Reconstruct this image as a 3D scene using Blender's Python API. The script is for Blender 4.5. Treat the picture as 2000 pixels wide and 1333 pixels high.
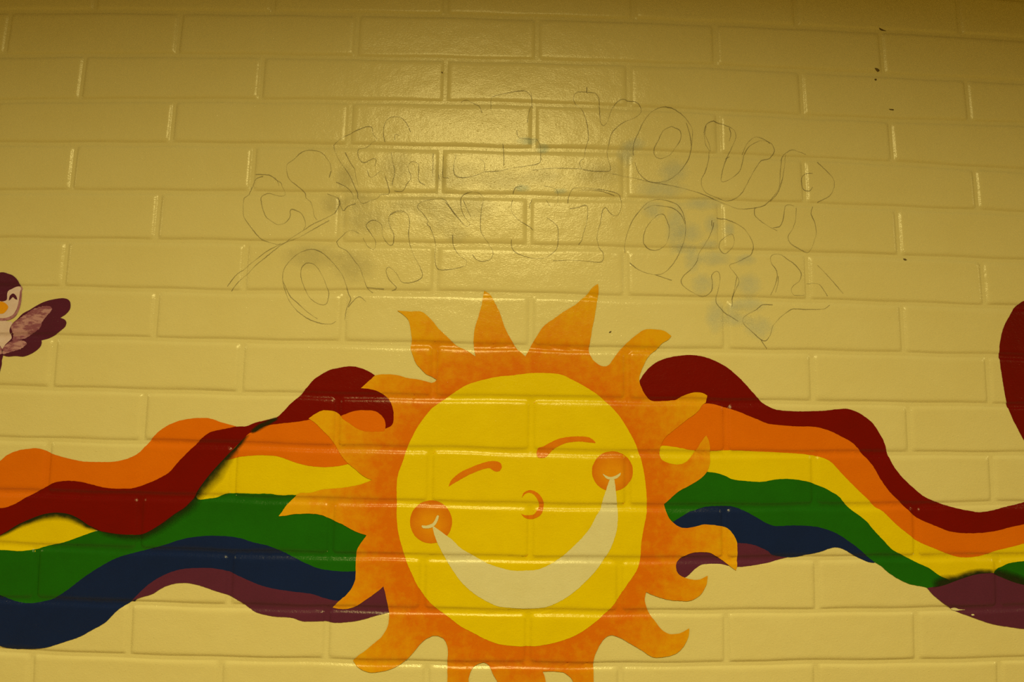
import bpy, bmesh, math, random
import numpy as np
from mathutils import Matrix, Vector
from mathutils.geometry import delaunay_2d_cdt

for o in list(bpy.data.objects):
    bpy.data.objects.remove(o)
scene = bpy.context.scene
COL = scene.collection
random.seed(7)

# ------------------------------------------------------------------ camera
F_PX, W_PX, H_PX = 1614.0, 2000.0, 1333.0
YAW, PITCH, ROLL = -0.02562425, 0.14609427, 0.01488714
CX, DIST, CZ0 = -0.08360705, 1.69910956, -0.98905362
K1, COURSE, BLEN = -0.08621666, 0.10722386, 0.4
CAM_Z = 1.55
Z0 = CAM_Z - CZ0                      # height of the topmost measured bed joint


def camera_axes():
    cy, sy = math.cos(YAW), math.sin(YAW)
    cp, sp = math.cos(PITCH), math.sin(PITCH)
    cr, sr = math.cos(ROLL), math.sin(ROLL)
    r0 = np.array([[1, 0, 0], [0, 0, -1], [0, 1, 0.]])
    rz = np.array([[cy, -sy, 0], [sy, cy, 0], [0, 0, 1]])
    rx = np.array([[1, 0, 0], [0, cp, -sp], [0, sp, cp]])
    rr = np.array([[cr, -sr, 0], [sr, cr, 0], [0, 0, 1]])
    return rr @ r0 @ (rz @ rx).T      # rows: right, down, forward


AX = camera_axes()
cam_data = bpy.data.cameras.new('camera')
cam_data.sensor_fit = 'HORIZONTAL'
cam_data.sensor_width = 36.0
cam_data.lens = F_PX / W_PX * 36.0
cam_data.clip_start = 0.05
cam = bpy.data.objects.new('camera', cam_data)
COL.objects.link(cam)
mw = Matrix.Identity(4)
for r in range(3):
    mw[r][0] = AX[0][r]
    mw[r][1] = -AX[1][r]
    mw[r][2] = -AX[2][r]
mw[0][3], mw[1][3], mw[2][3] = CX, -DIST, CAM_Z
cam.matrix_world = mw
scene.camera = cam

# ------------------------------------------------------------------ light
LIGHT = (1.0, 0.815, 0.285)
BOUNCE = (1.0, 0.56, 0.005)             # light already returned by the yellow room
world = bpy.data.worlds.new('room_ambience')
scene.world = world
world.use_nodes = True
world.node_tree.nodes['Background'].inputs[0].default_value = (*BOUNCE, 1)
world.node_tree.nodes['Background'].inputs[1].default_value = 0.24
# ceiling panel above the camera, plus two added side lights filling the wall's edges
for lx, power in ((-0.10, 93), (-3.7, 58), (3.7, 66)):
    ld = bpy.data.lights.new('ceiling_and_fill_light', 'AREA')
    ld.shape = 'RECTANGLE'
    ld.size, ld.size_y = 0.85, 0.4
    ld.energy = power
    ld.color = LIGHT
    ld.spread = math.radians(160)
    lamp = bpy.data.objects.new('ceiling_and_fill_light', ld)
    lamp.location = (lx, -2.0, 2.98)
    COL.objects.link(lamp)

scene.view_settings.view_transform = 'Standard'
scene.view_settings.look = 'None'
scene.view_settings.gamma = 1
scene.view_settings.use_curve_mapping = False
scene.view_settings.exposure = 0.0
scene.cycles.use_denoising = False
scene.cycles.max_bounces = 5

# ------------------------------------------------------------------ mapping between the wall's brick grid and its surface
BED = {0: [(0, 22), (500, 25), (1000, 33), (1250, 40), (1500, 50), (2000, 76)],
       1: [(25, 108), (750, 113), (1125, 121), (1375, 128), (1550, 137), (1750, 148), (2000, 160)],
       2: [(25, 197), (800, 199), (950, 200), (1080, 204), (1600, 229), (1750, 235), (2000, 242)],
       3: [(800, 287), (1000, 292), (1150, 293), (1745, 318), (1950, 331)],
       4: [(100, 374), (700, 379), (1000, 383), (1150, 387), (1350, 392), (1700, 404), (1900, 412)],
       5: [(100, 468), (480, 473), (700, 476), (1000, 480), (1350, 489), (1750, 501), (1930, 508)],
       6: [(100, 562), (480, 571), (750, 570), (1000, 574), (1250, 582), (1500, 585), (1600, 588), (1900, 598)],
       7: [(200, 660), (480, 667), (840, 673), (1100, 681), (1350, 685), (1600, 688), (1850, 694)],
       8: [(50, 758), (480, 769), (640, 773), (900, 778), (1100, 779), (1250, 783), (1600, 787), (1900, 791)],
       9: [(30, 858), (250, 864), (375, 866), (600, 874), (900, 879), (1100, 885), (1700, 886), (1950, 887)],
       10: [(25, 962), (375, 971), (900, 985), (1100, 990), (1400, 991), (1580, 990), (1930, 984)],
       11: [(50, 1067), (375, 1079), (750, 1087), (950, 1091), (1100, 1093), (1300, 1094), (1620, 1091), (1850, 1089)],
       12: [(0, 1170), (300, 1181), (780, 1192), (950, 1196), (1150, 1197), (1400, 1196), (1530, 1195), (1850, 1191)],
       13: [(100, 1277), (375, 1287), (600, 1291), (900, 1298), (1100, 1300), (1400, 1299), (1550, 1295), (1950, 1290)]}
HEAD = {-1: [(184, 15), (533, 8), (1237, 12)], 0: [(347, 80), (697, 65), (1049, 75), (1397, 85)],
        1: [(157, 175), (510, 155), (870, 155), (1228, 170), (1567, 190)],
        2: [(336, 245), (683, 240), (1043, 240), (1404, 260), (1742, 275)],
        3: [(143, 320), (493, 330), (860, 340), (1221, 355), (1572, 360), (1908, 375)],
        4: [(308, 415), (667, 430), (1033, 430), (1407, 440), (1755, 455)],
        5: [(126, 515), (478, 520), (850, 540), (1222, 540), (1578, 545), (1922, 555)],
        6: [(303, 615), (670, 635), (1037, 620), (1418, 640), (1764, 640)],
        7: [(103, 710), (471, 715), (1224, 740), (1587, 725), (1931, 735)],
        8: [(280, 815), (660, 790), (1038, 815), (1418, 840), (1776, 825)],
        9: [(92, 910), (456, 920), (840, 930), (1590, 920), (1938, 915)],
        10: [(272, 1025), (1036, 1040), (1415, 1040), (1790, 1070)],
        11: [(69, 1130), (449, 1120), (825, 1150), (1210, 1130), (1596, 1130), (1950, 1170)],
        12: [(252, 1230), (638, 1230), (1031, 1240), (1419, 1235), (1791, 1245)],
        13: [(60, 1310), (430, 1310), (1212, 1310), (1595, 1315), (1953, 1310)]}


def ray_to_wall(x, y):                 # normalised camera coords -> wall plane (u, v)
    d = np.stack([x, y, np.ones_like(x)], 1) @ AX
    t = DIST / d[:, 1]
    return CX + d[:, 0] * t, CZ0 + d[:, 2] * t


def px_to_plane(px, py):               # photo pixel -> wall plane as the camera here sees it
    px = np.asarray(px, float); py = np.asarray(py, float)
    return ray_to_wall((px - 1000) / F_PX, (py - 666.5) / F_PX)


def px_to_lattice(px, py):             # photo pixel -> straight brick lattice (lens bow removed)
    x = (np.asarray(px, float) - 1000) / F_PX
    y = (np.asarray(py, float) - 666.5) / F_PX
    rd = np.sqrt(x * x + y * y) + 1e-12
    r = rd.copy()
    for _ in range(8):
        r = r - (r * (1 + K1 * r * r) - rd) / (1 + 3 * K1 * r * r)
    s = r / rd
    return ray_to_wall(x * s, y * s)


def lattice_to_plane(u, v):            # inverse of the above two, chained
    X = np.stack([u - CX, np.full_like(u, DIST), v - CZ0], 1) @ AX.T
    x, y = X[:, 0] / X[:, 2], X[:, 1] / X[:, 2]
    r2 = np.minimum(x * x + y * y, 0.85)
    s = 1 + K1 * r2
    return ray_to_wall(x * s, y * s)


DVK = []
for k in range(14):
    pts = BED[k]
    u, v = px_to_lattice([p[0] for p in pts], [p[1] for p in pts])
    DVK.append((u, v + k * COURSE))


def course_wave(u, v):                 # how far the real courses wander from the lattice
    q = np.clip(-v / COURSE, 0, 13)
    k0 = np.minimum(np.floor(q).astype(int), 12)
    f = q - k0
    tab = np.stack([np.interp(u, *DVK[k]) + 0.0007 * np.sin(u * 31 + k * 2.1) for k in range(14)], 0)
    idx = np.arange(len(u))
    w = tab[k0, idx] * (1 - f) + tab[k0 + 1, idx] * f
    return w


def uv_to_world(u, v, h):
    u = np.asarray(u, float); v = np.asarray(v, float); h = np.asarray(h, float)
    pu, pv = lattice_to_plane(u, v + course_wave(u, v))
    return np.stack([pu, -h, pv + Z0], 1)


def px_to_uv(px, py):
    u, v1 = px_to_lattice(px, py)
    v = v1.copy()
    for _ in range(6):
        v = v1 - course_wave(u, v)
    return u, v


# joints of every course, measured where the photo shows them
ROWS = range(-4, 17)
JOINTS = {}
for k in ROWS:
    off = 0.0 if k % 2 == 0 else 0.5
    js = {i: (i + off) * BLEN for i in range(-6, 6)}
    if k in HEAD:
        us, _ = px_to_lattice([p[0] for p in HEAD[k]], [p[1] for p in HEAD[k]])
        for uu in us:
            i = int(round(uu / BLEN - off))
            if abs(uu - (i + off) * BLEN) < 0.03:
                js[i] = float(uu)
    JOINTS[k] = np.array([js[i] for i in sorted(js)])
JH = 0.0042                             # half joint width
DEPTH = 0.0034
PROF_D = [0.0, 0.0026, 0.0055, 0.0090]
PROF_H = [-DEPTH, -0.0015, -0.0004, 0.0]
FLAT_D = 0.0130                         # from here inwards the brick face is flat
UGRID = 0.04
CORNER = 0.010
rng = np.random.RandomState(3)
TILT = {k: rng.uniform(-1, 1, (12, 3)) * np.array([0.0003, 0.0022, 0.0110]) for k in ROWS}
for kk, ii, t2 in ((2, 5, 0.004), (2, 6, -0.014), (2, 4, -0.012), (3, 5, 0.006), (3, 6, -0.004), (1, 5, 0.008), (1, 6, 0.004)):
    TILT[kk][ii] = (0.0002, 0.0, t2)
ROWMIN, ROWMAX = ROWS[0], ROWS[-1]


def height(u, v):
    u = np.asarray(u, float); v = np.asarray(v, float)
    k = np.floor(-v / COURSE + 1e-9).astype(int)
    h = np.full(len(u), -DEPTH)
    for kk in np.unique(k):
        if kk < ROWMIN or kk > ROWMAX:
            continue
        m = k == kk
        ju = JOINTS[kk]
        uu, vv = u[m], v[m]
        i = np.clip(np.searchsorted(ju, uu) - 1, 0, len(ju) - 2)
        du = np.minimum(uu - (ju[i] + JH), (ju[i + 1] - JH) - uu)
        dt = (-kk * COURSE - JH) - vv
        db = vv - (-(kk + 1) * COURSE + JH)
        wm = 1.0 + 0.26 * np.sin(uu * 19 + kk * 2.3) + 0.16 * np.sin(uu * 41 + kk)
        wt = 1.0 + 0.26 * np.sin(uu * 17 + kk * 1.3 + 2) + 0.16 * np.sin(uu * 37 - kk)
        dv = np.minimum(dt / wt, db / (0.80 * wm))       # arrises are crisper along the underside
        d = np.minimum(du, dv)
        cn = (du < CORNER) & (dv < CORNER)
        d = np.where(cn, CORNER - np.hypot(CORNER - du, CORNER - dv), d)
        hh = np.interp(d, PROF_D, PROF_H)
        t = TILT[kk][i]
        cu, cv = (ju[i] + ju[i + 1]) / 2, -(kk + .5) * COURSE
        hh = hh + np.interp(d, [0, FLAT_D], [0, 1]) * (t[:, 0] + t[:, 1] * (uu - cu) + t[:, 2] * (vv - cv))
        h[m] = hh
    return h


# ------------------------------------------------------------------ helpers
def tag(o, label=None, cat=None, group=None, kind=None):
    if label: o['label'] = label
    if cat: o['category'] = cat
    if group: o['group'] = group
    if kind: o['kind'] = kind
    return o


def link(name, mesh, mat, parent=None):
    o = bpy.data.objects.new(name, mesh)
    COL.objects.link(o)
    if mat is not None:
        mesh.materials.append(mat)
    if parent is not None:
        o.parent = parent
        if parent.type == 'EMPTY' or parent.location.length > 0:
            o.matrix_parent_inverse = Matrix.Translation(parent_world(parent)).inverted()
    return o


def parent_world(p):
    v = Vector(p.location)
    return v


def empty(name, px, py):
    o = bpy.data.objects.new(name, None)
    COL.objects.link(o)
    a, b = px_to_plane([px], [py])
    o.location = (a[0], 0, b[0] + Z0)
    o.empty_display_size = 0.05
    return o


def srgb(*c):
    out = []
    for x in c:
        x = x / 255.0
        out.append(x / 12.92 if x <= 0.04045 else ((x + 0.055) / 1.055) ** 2.4)
    return out


ILL = (1.0, 0.77, 0.235)


def pigment(r, g, b, gain=1.0):
    """colour of the paint itself, from how it looks under the room's yellow lamp"""
    l = srgb(r, g, b)
    return tuple(min(0.95, max(0.002, gain * x / i)) for x, i in zip(l, ILL)) + (1.0,)


def N(nt, t, **kw):
    n = nt.nodes.new(t)
    for k, v in kw.items():
        setattr(n, k, v)
    return n


def paint(name, c1, c2=None, rough=0.23, bump=0.16, var_scale=14.0, grain=0.5, center=None, r0=0, r1=1,
          fade=False, fade_noise=0.0, alpha=1.0, streak=(1, 1, 1), spec=0.2, coat=0.0, pits=0.5):
    m = bpy.data.materials.new(name)
    m.use_nodes = True
    nt = m.node_tree
    bs = nt.nodes['Principled BSDF']
    L = nt.links.new
    bs.inputs['Roughness'].default_value = rough
    bs.inputs['Specular IOR Level'].default_value = spec
    geo = N(nt, 'ShaderNodeNewGeometry')
    mp = N(nt, 'ShaderNodeMapping')
    mp.inputs['Scale'].default_value = streak
    L(geo.outputs['Position'], mp.inputs['Vector'])
    # colour
    nz = N(nt, 'ShaderNodeTexNoise')
    nz.inputs['Scale'].default_value = var_scale
    nz.inputs['Detail'].default_value = 6
    nz.inputs['Roughness'].default_value = 0.65
    L(mp.outputs[0], nz.inputs['Vector'])
    mix = N(nt, 'ShaderNodeMix', data_type='RGBA')
    mix.inputs[6].default_value = c1
    mix.inputs[7].default_value = c2 or tuple(x * 0.93 for x in c1[:3]) + (1,)
    if center is not None:
        dist = N(nt, 'ShaderNodeVectorMath', operation='DISTANCE')
        dist.inputs[1].default_value = center
        L(geo.outputs['Position'], dist.inputs[0])
        mr = N(nt, 'ShaderNodeMapRange')
        mr.inputs['From Min'].default_value = r0
        mr.inputs['From Max'].default_value = r1
        L(dist.outputs['Value'], mr.inputs['Value'])
        ad = N(nt, 'ShaderNodeMath', operation='MULTIPLY_ADD')
        ad.inputs[1].default_value = grain * 1.6
        sub = N(nt, 'ShaderNodeMath', operation='SUBTRACT')
        sub.inputs[1].default_value = 0.5
        L(nz.outputs['Fac'], sub.inputs[0])
        L(sub.outputs[0], ad.inputs[0])
        L(mr.outputs[0], ad.inputs[2])
        ad.use_clamp = True
        L(ad.outputs[0], mix.inputs[0])
    else:
        mr = N(nt, 'ShaderNodeMapRange')
        mr.inputs['From Min'].default_value = 0.5 - 0.5 * (1.05 - grain)
        mr.inputs['From Max'].default_value = 0.5 + 0.5 * (1.05 - grain)
        L(nz.outputs['Fac'], mr.inputs['Value'])
        L(mr.outputs[0], mix.inputs[0])
    L(mix.outputs[2], bs.inputs['Base Color'])
    # relief: roller stipple, soft unevenness, small pits
    m2 = N(nt, 'ShaderNodeMapping')
    m2.inputs['Scale'].default_value = (0.62, 1, 1)
    L(geo.outputs['Position'], m2.inputs['Vector'])
    n1 = N(nt, 'ShaderNodeTexNoise')
    n1.inputs['Scale'].default_value = 330
    n1.inputs['Detail'].default_value = 3
    n1.inputs['Roughness'].default_value = 0.55
    L(m2.outputs[0], n1.inputs['Vector'])
    n2 = N(nt, 'ShaderNodeTexNoise')
    n2.inputs['Scale'].default_value = 26
    n2.inputs['Detail'].default_value = 2
    L(geo.outputs['Position'], n2.inputs['Vector'])
    vo = N(nt, 'ShaderNodeTexVoronoi')
    vo.inputs['Scale'].default_value = 100
    L(geo.outputs['Position'], vo.inputs['Vector'])
    pr = N(nt, 'ShaderNodeMapRange')
    pr.inputs['From Min'].default_value = 0.06
    pr.inputs['From Max'].default_value = 0.17
    pr.inputs['To Min'].default_value = 1.3 * pits
    pr.inputs['To Max'].default_value = 0.0
    L(vo.outputs['Distance'], pr.inputs['Value'])
    # only some of the cells hold a pit
    sp = N(nt, 'ShaderNodeSeparateColor')
    L(vo.outputs['Color'], sp.inputs[0])
    gt = N(nt, 'ShaderNodeMath', operation='GREATER_THAN')
    gt.inputs[1].default_value = 0.72
    L(sp.outputs[0], gt.inputs[0])
    pm = N(nt, 'ShaderNodeMath', operation='MULTIPLY')
    L(pr.outputs[0], pm.inputs[0]); L(gt.outputs[0], pm.inputs[1])
    a1 = N(nt, 'ShaderNodeMath', operation='MULTIPLY_ADD')
    a1.inputs[1].default_value = 3.0
    L(n2.outputs['Fac'], a1.inputs[0]); L(n1.outputs['Fac'], a1.inputs[2])
    a2 = N(nt, 'ShaderNodeMath', operation='ADD')
    L(a1.outputs[0], a2.inputs[0]); L(pm.outputs[0], a2.inputs[1])
    bp = N(nt, 'ShaderNodeBump')
    bp.inputs['Strength'].default_value = 1.0
    bp.inputs['Distance'].default_value = 0.0022 * bump
    L(a2.outputs[0], bp.inputs['Height'])
    L(bp.outputs[0], bs.inputs['Normal'])
    if fade or alpha < 1:
        al = N(nt, 'ShaderNodeMath', operation='MULTIPLY')
        al.inputs[1].default_value = alpha
        if fade:
            at = N(nt, 'ShaderNodeAttribute', attribute_name='fade')
            if fade_noise > 0:
                n3 = N(nt, 'ShaderNodeTexNoise')
                n3.inputs['Scale'].default_value = 60
                n3.inputs['Detail'].default_value = 5
                L(geo.outputs['Position'], n3.inputs['Vector'])
                s3 = N(nt, 'ShaderNodeMath', operation='MULTIPLY_ADD')
                s3.inputs[1].default_value = fade_noise * 2
                s3.inputs[2].default_value = -fade_noise
                L(n3.outputs['Fac'], s3.inputs[0])
                # noise acts only where the coat thins out
                w = N(nt, 'ShaderNodeMath', operation='MULTIPLY')
                L(s3.outputs[0], w.inputs[0]); L(at.outputs['Fac'], w.inputs[1])
                s4 = N(nt, 'ShaderNodeMath', operation='ADD', use_clamp=True)
                L(w.outputs[0], s4.inputs[0]); L(at.outputs['Fac'], s4.inputs[1])
                L(s4.outputs[0], al.inputs[0])
            else:
                L(at.outputs['Fac'], al.inputs[0])
        else:
            n3 = N(nt, 'ShaderNodeTexNoise')
            n3.inputs['Scale'].default_value = 22
            n3.inputs['Detail'].default_value = 4
            L(geo.outputs['Position'], n3.inputs['Vector'])
            r3 = N(nt, 'ShaderNodeMapRange')
            r3.inputs['From Min'].default_value = 0.3
            r3.inputs['From Max'].default_value = 0.65
            r3.inputs['To Min'].default_value = 0.45
            L(n3.outputs['Fac'], r3.inputs['Value'])
            L(r3.outputs[0], al.inputs[0])
        L(al.outputs[0], bs.inputs['Alpha'])
    return m


# ------------------------------------------------------------------ materials
cream = paint('cream_wall_paint', pigment(203, 176, 84), pigment(199, 171, 78), rough=0.19, spec=0.26, bump=0.19, var_scale=9, grain=0.4)
M_RED = paint('dark_red_paint', pigment(108, 3, 0), pigment(100, 2, 0), bump=0.18, pits=0.35)
M_ORG = paint('orange_paint', pigment(204, 95, 3), pigment(197, 88, 2), bump=0.18, pits=0.35)
M_YEL = paint('yellow_paint', pigment(208, 170, 2), pigment(201, 161, 1), bump=0.18, pits=0.35)
M_GRN = paint('green_paint', pigment(23, 86, 5), pigment(20, 76, 4), bump=0.18, pits=0.35)
M_BLU = paint('navy_paint', pigment(14, 29, 47), pigment(12, 25, 40), bump=0.18, pits=0.35)
M_PUR = paint('plum_paint', pigment(86, 32, 36), pigment(78, 29, 32), bump=0.18, pits=0.35)
M_HRT = paint('crimson_paint', pigment(104, 5, 1), pigment(96, 4, 1), bump=0.18, pits=0.35)
M_MOUTH = paint('cream_white_paint', pigment(202, 180, 96), pigment(196, 173, 88), bump=0.18)
M_BROW = paint('brow_orange_paint', pigment(194, 92, 5), pigment(200, 108, 5), var_scale=40, bump=0.18)
M_SHADE = paint('black_green_glaze', pigment(30, 34, 8), fade=True, fade_noise=0.55, bump=0.18)
M_PENCIL = paint('pencil_line', pigment(104, 86, 42), rough=0.6, alpha=0.60, bump=0.18)
M_SMUDGE = paint('thin_blue_wash', pigment(180, 178, 122), fade=True, fade_noise=0.8, alpha=0.22, bump=0.16)
M_GREY = paint('grey_graphite_smear', pigment(150, 130, 66), fade=True, fade_noise=0.9, alpha=0.16, bump=0.16)
M_CYAN = paint('pale_cyan_wash', pigment(165, 180, 120), fade=True, fade_noise=0.9, alpha=0.4, bump=0.16)
M_CHIP = paint('bare_chip', pigment(96, 72, 24), rough=0.7, bump=0.18)
M_CAP = paint('bird_purple_paint', pigment(82, 26, 32), pigment(74, 24, 28), bump=0.18)
M_FACE = paint('bird_face_paint', pigment(206, 172, 118), pigment(196, 156, 104), var_scale=45, bump=0.16)
M_ROSE = paint('bird_rose_paint', pigment(165, 108, 82), pigment(140, 82, 66), var_scale=60, grain=0.9, bump=0.16)
M_MAUVE = paint('bird_mauve_paint', pigment(172, 118, 86), pigment(128, 68, 58), var_scale=30, grain=0.95,
                streak=(1.0, 1, 2.2), bump=0.16)
M_BEAK = paint('beak_paint', pigment(214, 140, 10), pigment(208, 122, 10), var_scale=60, bump=0.18)

# ------------------------------------------------------------------ the wall
def slab(name, x0, x1, y0, y1, z0, z1, mat):
    bm = bmesh.new()
    bmesh.ops.create_cube(bm, size=1)
    for v in bm.verts:
        v.co = Vector((x0 + (v.co.x + .5) * (x1 - x0), y0 + (v.co.y + .5) * (y1 - y0), z0 + (v.co.z + .5) * (z1 - z0)))
    me = bpy.data.meshes.new(name)
    bm.to_mesh(me); bm.free()
    return link(name, me, mat)


wall = slab('wall_front', -4.6, 4.6, DEPTH + 0.0001, 0.16, 0.0, 3.14, cream)
tag(wall, 'cream painted block wall carrying the sun and rainbow mural', 'wall', kind='structure')
plain_floor = paint('floor_lino', (0.38, 0.30, 0.17, 1), bump=0.1)
plain_ceiling = paint('ceiling_white', (0.5, 0.42, 0.28, 1), rough=0.8, bump=0.1)
fl = slab('floor', -4.6, 4.6, -3.6, 0.16, -0.05, 0.0, plain_floor)
tag(fl, 'pale lino floor in front of the painted wall', 'floor', kind='structure')
ce = slab('ceiling', -4.6, 4.6, -3.6, 0.16, 3.14, 3.19, plain_ceiling)
tag(ce, 'plain white ceiling above the painted wall', 'ceiling', kind='structure')


def brick_mesh(k, i):
    ju = JOINTS[k]
    a, b = ju[i] + JH, ju[i + 1] - JH
    c, d = -(k + 1) * COURSE + JH, -k * COURSE - JH

    grid = np.arange(math.ceil((a + .034) / UGRID), math.floor((b - .034) / UGRID) + 1) * UGRID

    def ring(ins):
        x0, x1, z0, z1 = a + ins, b - ins, c + ins, d - ins
        xs = [x0, x0 + .0028, x0 + .006, x0 + .011] + list(grid) + [x1 - .011, x1 - .006, x1 - .0028, x1]
        zs = [z0, z0 + .0028, z0 + .006, z0 + .011, z1 - .011, z1 - .006, z1 - .0028, z1]
        p = [(x, z0) for x in xs[:-1]] + [(x1, z) for z in zs[:-1]]
        p += [(x, z1) for x in xs[:0:-1]] + [(x0, z) for z in zs[:0:-1]]
        return np.array(p)
    rings = [(-0.0022, -0.0004), (0.0, 0)] + [(q, 0) for q in PROF_D[1:]] + [(FLAT_D, 0)]
    vs, n = [], None
    for ins, extra in rings:
        p = ring(ins)
        n = len(p)
        q = p if ins > 0 else ring(0.0)
        vs.append(uv_to_world(p[:, 0], p[:, 1], height(q[:, 0], q[:, 1]) + extra))
    co = np.concatenate(vs)
    faces = []
    for r in range(len(rings) - 1):
        for j in range(n):
            j2 = (j + 1) % n
            faces.append((r * n + j, r * n + j2, (r + 1) * n + j2, (r + 1) * n + j))
    faces.append(tuple((len(rings) - 1) * n + j for j in range(n)))
    ctr = co.mean(0)
    me = bpy.data.meshes.new('brick')
    me.from_pydata([tuple(x) for x in (co - ctr)], [], faces)
    me.polygons.foreach_set('use_smooth', [True] * len(faces))
    me.update()
    return me, ctr


for k in ROWS:
    for i in range(len(JOINTS[k]) - 1):
        if JOINTS[k][i] < -2.25 or JOINTS[k][i + 1] > 2.15:
            continue
        me, ctr = brick_mesh(k, i)
        b = link('brick', me, cream, wall)
        b.location = Vector(ctr)


# ------------------------------------------------------------------ paint on the wall
def spline(pts, closed=True, step=4.0):
    """smooth curve through the points; a third value marks a sharp corner"""
    P = np.array([p[:2] for p in pts], float)
    corner = [len(p) > 2 for p in pts]
    n = len(P)
    out = []
    segs = n if closed else n - 1
    for i in range(segs):
        p1, p2 = P[i], P[(i + 1) % n]
        p0 = P[(i - 1) % n] if (closed or i > 0) else p1
        p3 = P[(i + 2) % n] if (closed or i + 2 < n) else p2
        if corner[i]: p0 = p1
        if corner[(i + 1) % n]: p3 = p2
        m1 = (p2 - p0) * 0.5
        m2 = (p3 - p1) * 0.5
        ln = np.linalg.norm(p2 - p1)
        for m in (m1, m2):
            q = np.linalg.norm(m)
            if q > ln: m *= ln / q
        ns = max(1, int(ln / step))
        for t in np.arange(ns) / ns:
            out.append((2 * t**3 - 3 * t**2 + 1) * p1 + (t**3 - 2 * t**2 + t) * m1 + (-2 * t**3 + 3 * t**2) * p2 + (t**3 - t**2) * m2)
    if not closed:
        out.append(P[-1])
    return np.array(out)


def conform(bm):
    """cut a flat (u, v) mesh along every joint edge it crosses"""
    def cut(geom, co, no):
        bmesh.ops.bisect_plane(bm, geom=geom, dist=1e-6, plane_co=co, plane_no=no)
    ys = [v.co.y for v in bm.verts]
    lo, hi = min(ys), max(ys)
    prof = [JH] + [JH + d for d in PROF_D[1:]] + [JH + FLAT_D]
    for k in range(ROWMIN, ROWMAX + 2):
        for s in (-1, 1):
            for d in prof:
                y = -k * COURSE + s * d
                if lo < y < hi:
                    cut(bm.verts[:] + bm.edges[:] + bm.faces[:], (0, y, 0), (0, 1, 0))
    xs = [v.co.x for v in bm.verts]
    for g in range(math.ceil(min(xs) / UGRID), math.floor(max(xs) / UGRID) + 1):
        if min(xs) < g * UGRID < max(xs):
            cut(bm.verts[:] + bm.edges[:] + bm.faces[:], (g * UGRID, 0, 0), (1, 0, 0))
    for k in ROWS:
        y1, y0 = -k * COURSE - JH, -(k + 1) * COURSE + JH
        if y0 > hi or y1 < lo:
            continue
        js = [j for j in JOINTS[k] if min(xs) - .02 < j < max(xs) + .02]
        if not js:
            continue
        for ju in js:
            near = [f for f in bm.faces if y0 - 1e-6 < f.calc_center_median().y < y1 + 1e-6
                    and min(v.co.x for v in f.verts) < ju + .02 and max(v.co.x for v in f.verts) > ju - .02]
            for s in (-1, 1):
                for d in prof:
                    if not near:
                        continue
                    es = {e for f in near for e in f.edges}
                    vv = {v for f in near for v in f.verts}
                    r = bmesh.ops.bisect_plane(bm, geom=list(vv) + list(es) + near, dist=1e-6, plane_co=(ju + s * d, 0, 0), plane_no=(1, 0, 0))
                    near = [g for g in r['geom'] if isinstance(g, bmesh.types.BMFace)]


def finish(bm, name, mat, parent, layer):
    bmesh.ops.dissolve_degenerate(bm, dist=2e-5, edges=bm.edges[:])
    bmesh.ops.triangulate(bm, faces=[f for f in bm.faces if len(f.verts) > 4])
    for f in bm.faces:                  # (u, v) runs right and up, so a face seen from the room winds the positive way
        c = [v.co for v in f.verts]
        if sum(c[i - 1].x * c[i].y - c[i].x * c[i - 1].y for i in range(len(c))) < 0:
            f.normal_flip()
    co = np.array([(v.co.x, v.co.y) for v in bm.verts])
    h = height(co[:, 0], co[:, 1])
    # stay clear of the mitred corners of the bricks
    w = uv_to_world(co[:, 0], co[:, 1], h + 0.00050 + 0.00017 * layer)
    for v, p in zip(bm.verts, w):
        v.co = Vector(p)
    bm.normal_update()
    for f in bm.faces:
        f.smooth = True
    ctr = Vector(w.mean(0))
    for v in bm.verts:
        v.co -= ctr
    me = bpy.data.meshes.new(name)
    bm.to_mesh(me); bm.free()
    o = link(name, me, mat, parent)
    o.location = ctr
    return o


def patch(name, pts, mat, parent, layer, smooth=True, step=4.0, rough_edge=0.5):
    c = spline(pts, True, step) if smooth else np.array([p[:2] for p in pts], float)
    if rough_edge:
        r2 = np.random.RandomState(len(c))
        c = c + r2.uniform(-1, 1, c.shape) * rough_edge * 0.6
    u, v = px_to_uv(c[:, 0], c[:, 1])
    n = len(u)
    res = delaunay_2d_cdt([Vector((a, b)) for a, b in zip(u, v)], [], [list(range(n))], 1, 1e-7)
    bm = bmesh.new()
    vs = [bm.verts.new((p.x, p.y, 0)) for p in res[0]]
    for f in res[2]:
        bm.faces.new([vs[i] for i in f])
    for q in [q for q in bm.verts if not q.link_faces]:
        bm.verts.remove(q)
    conform(bm)
    return finish(bm, name, mat, parent, layer)


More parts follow.
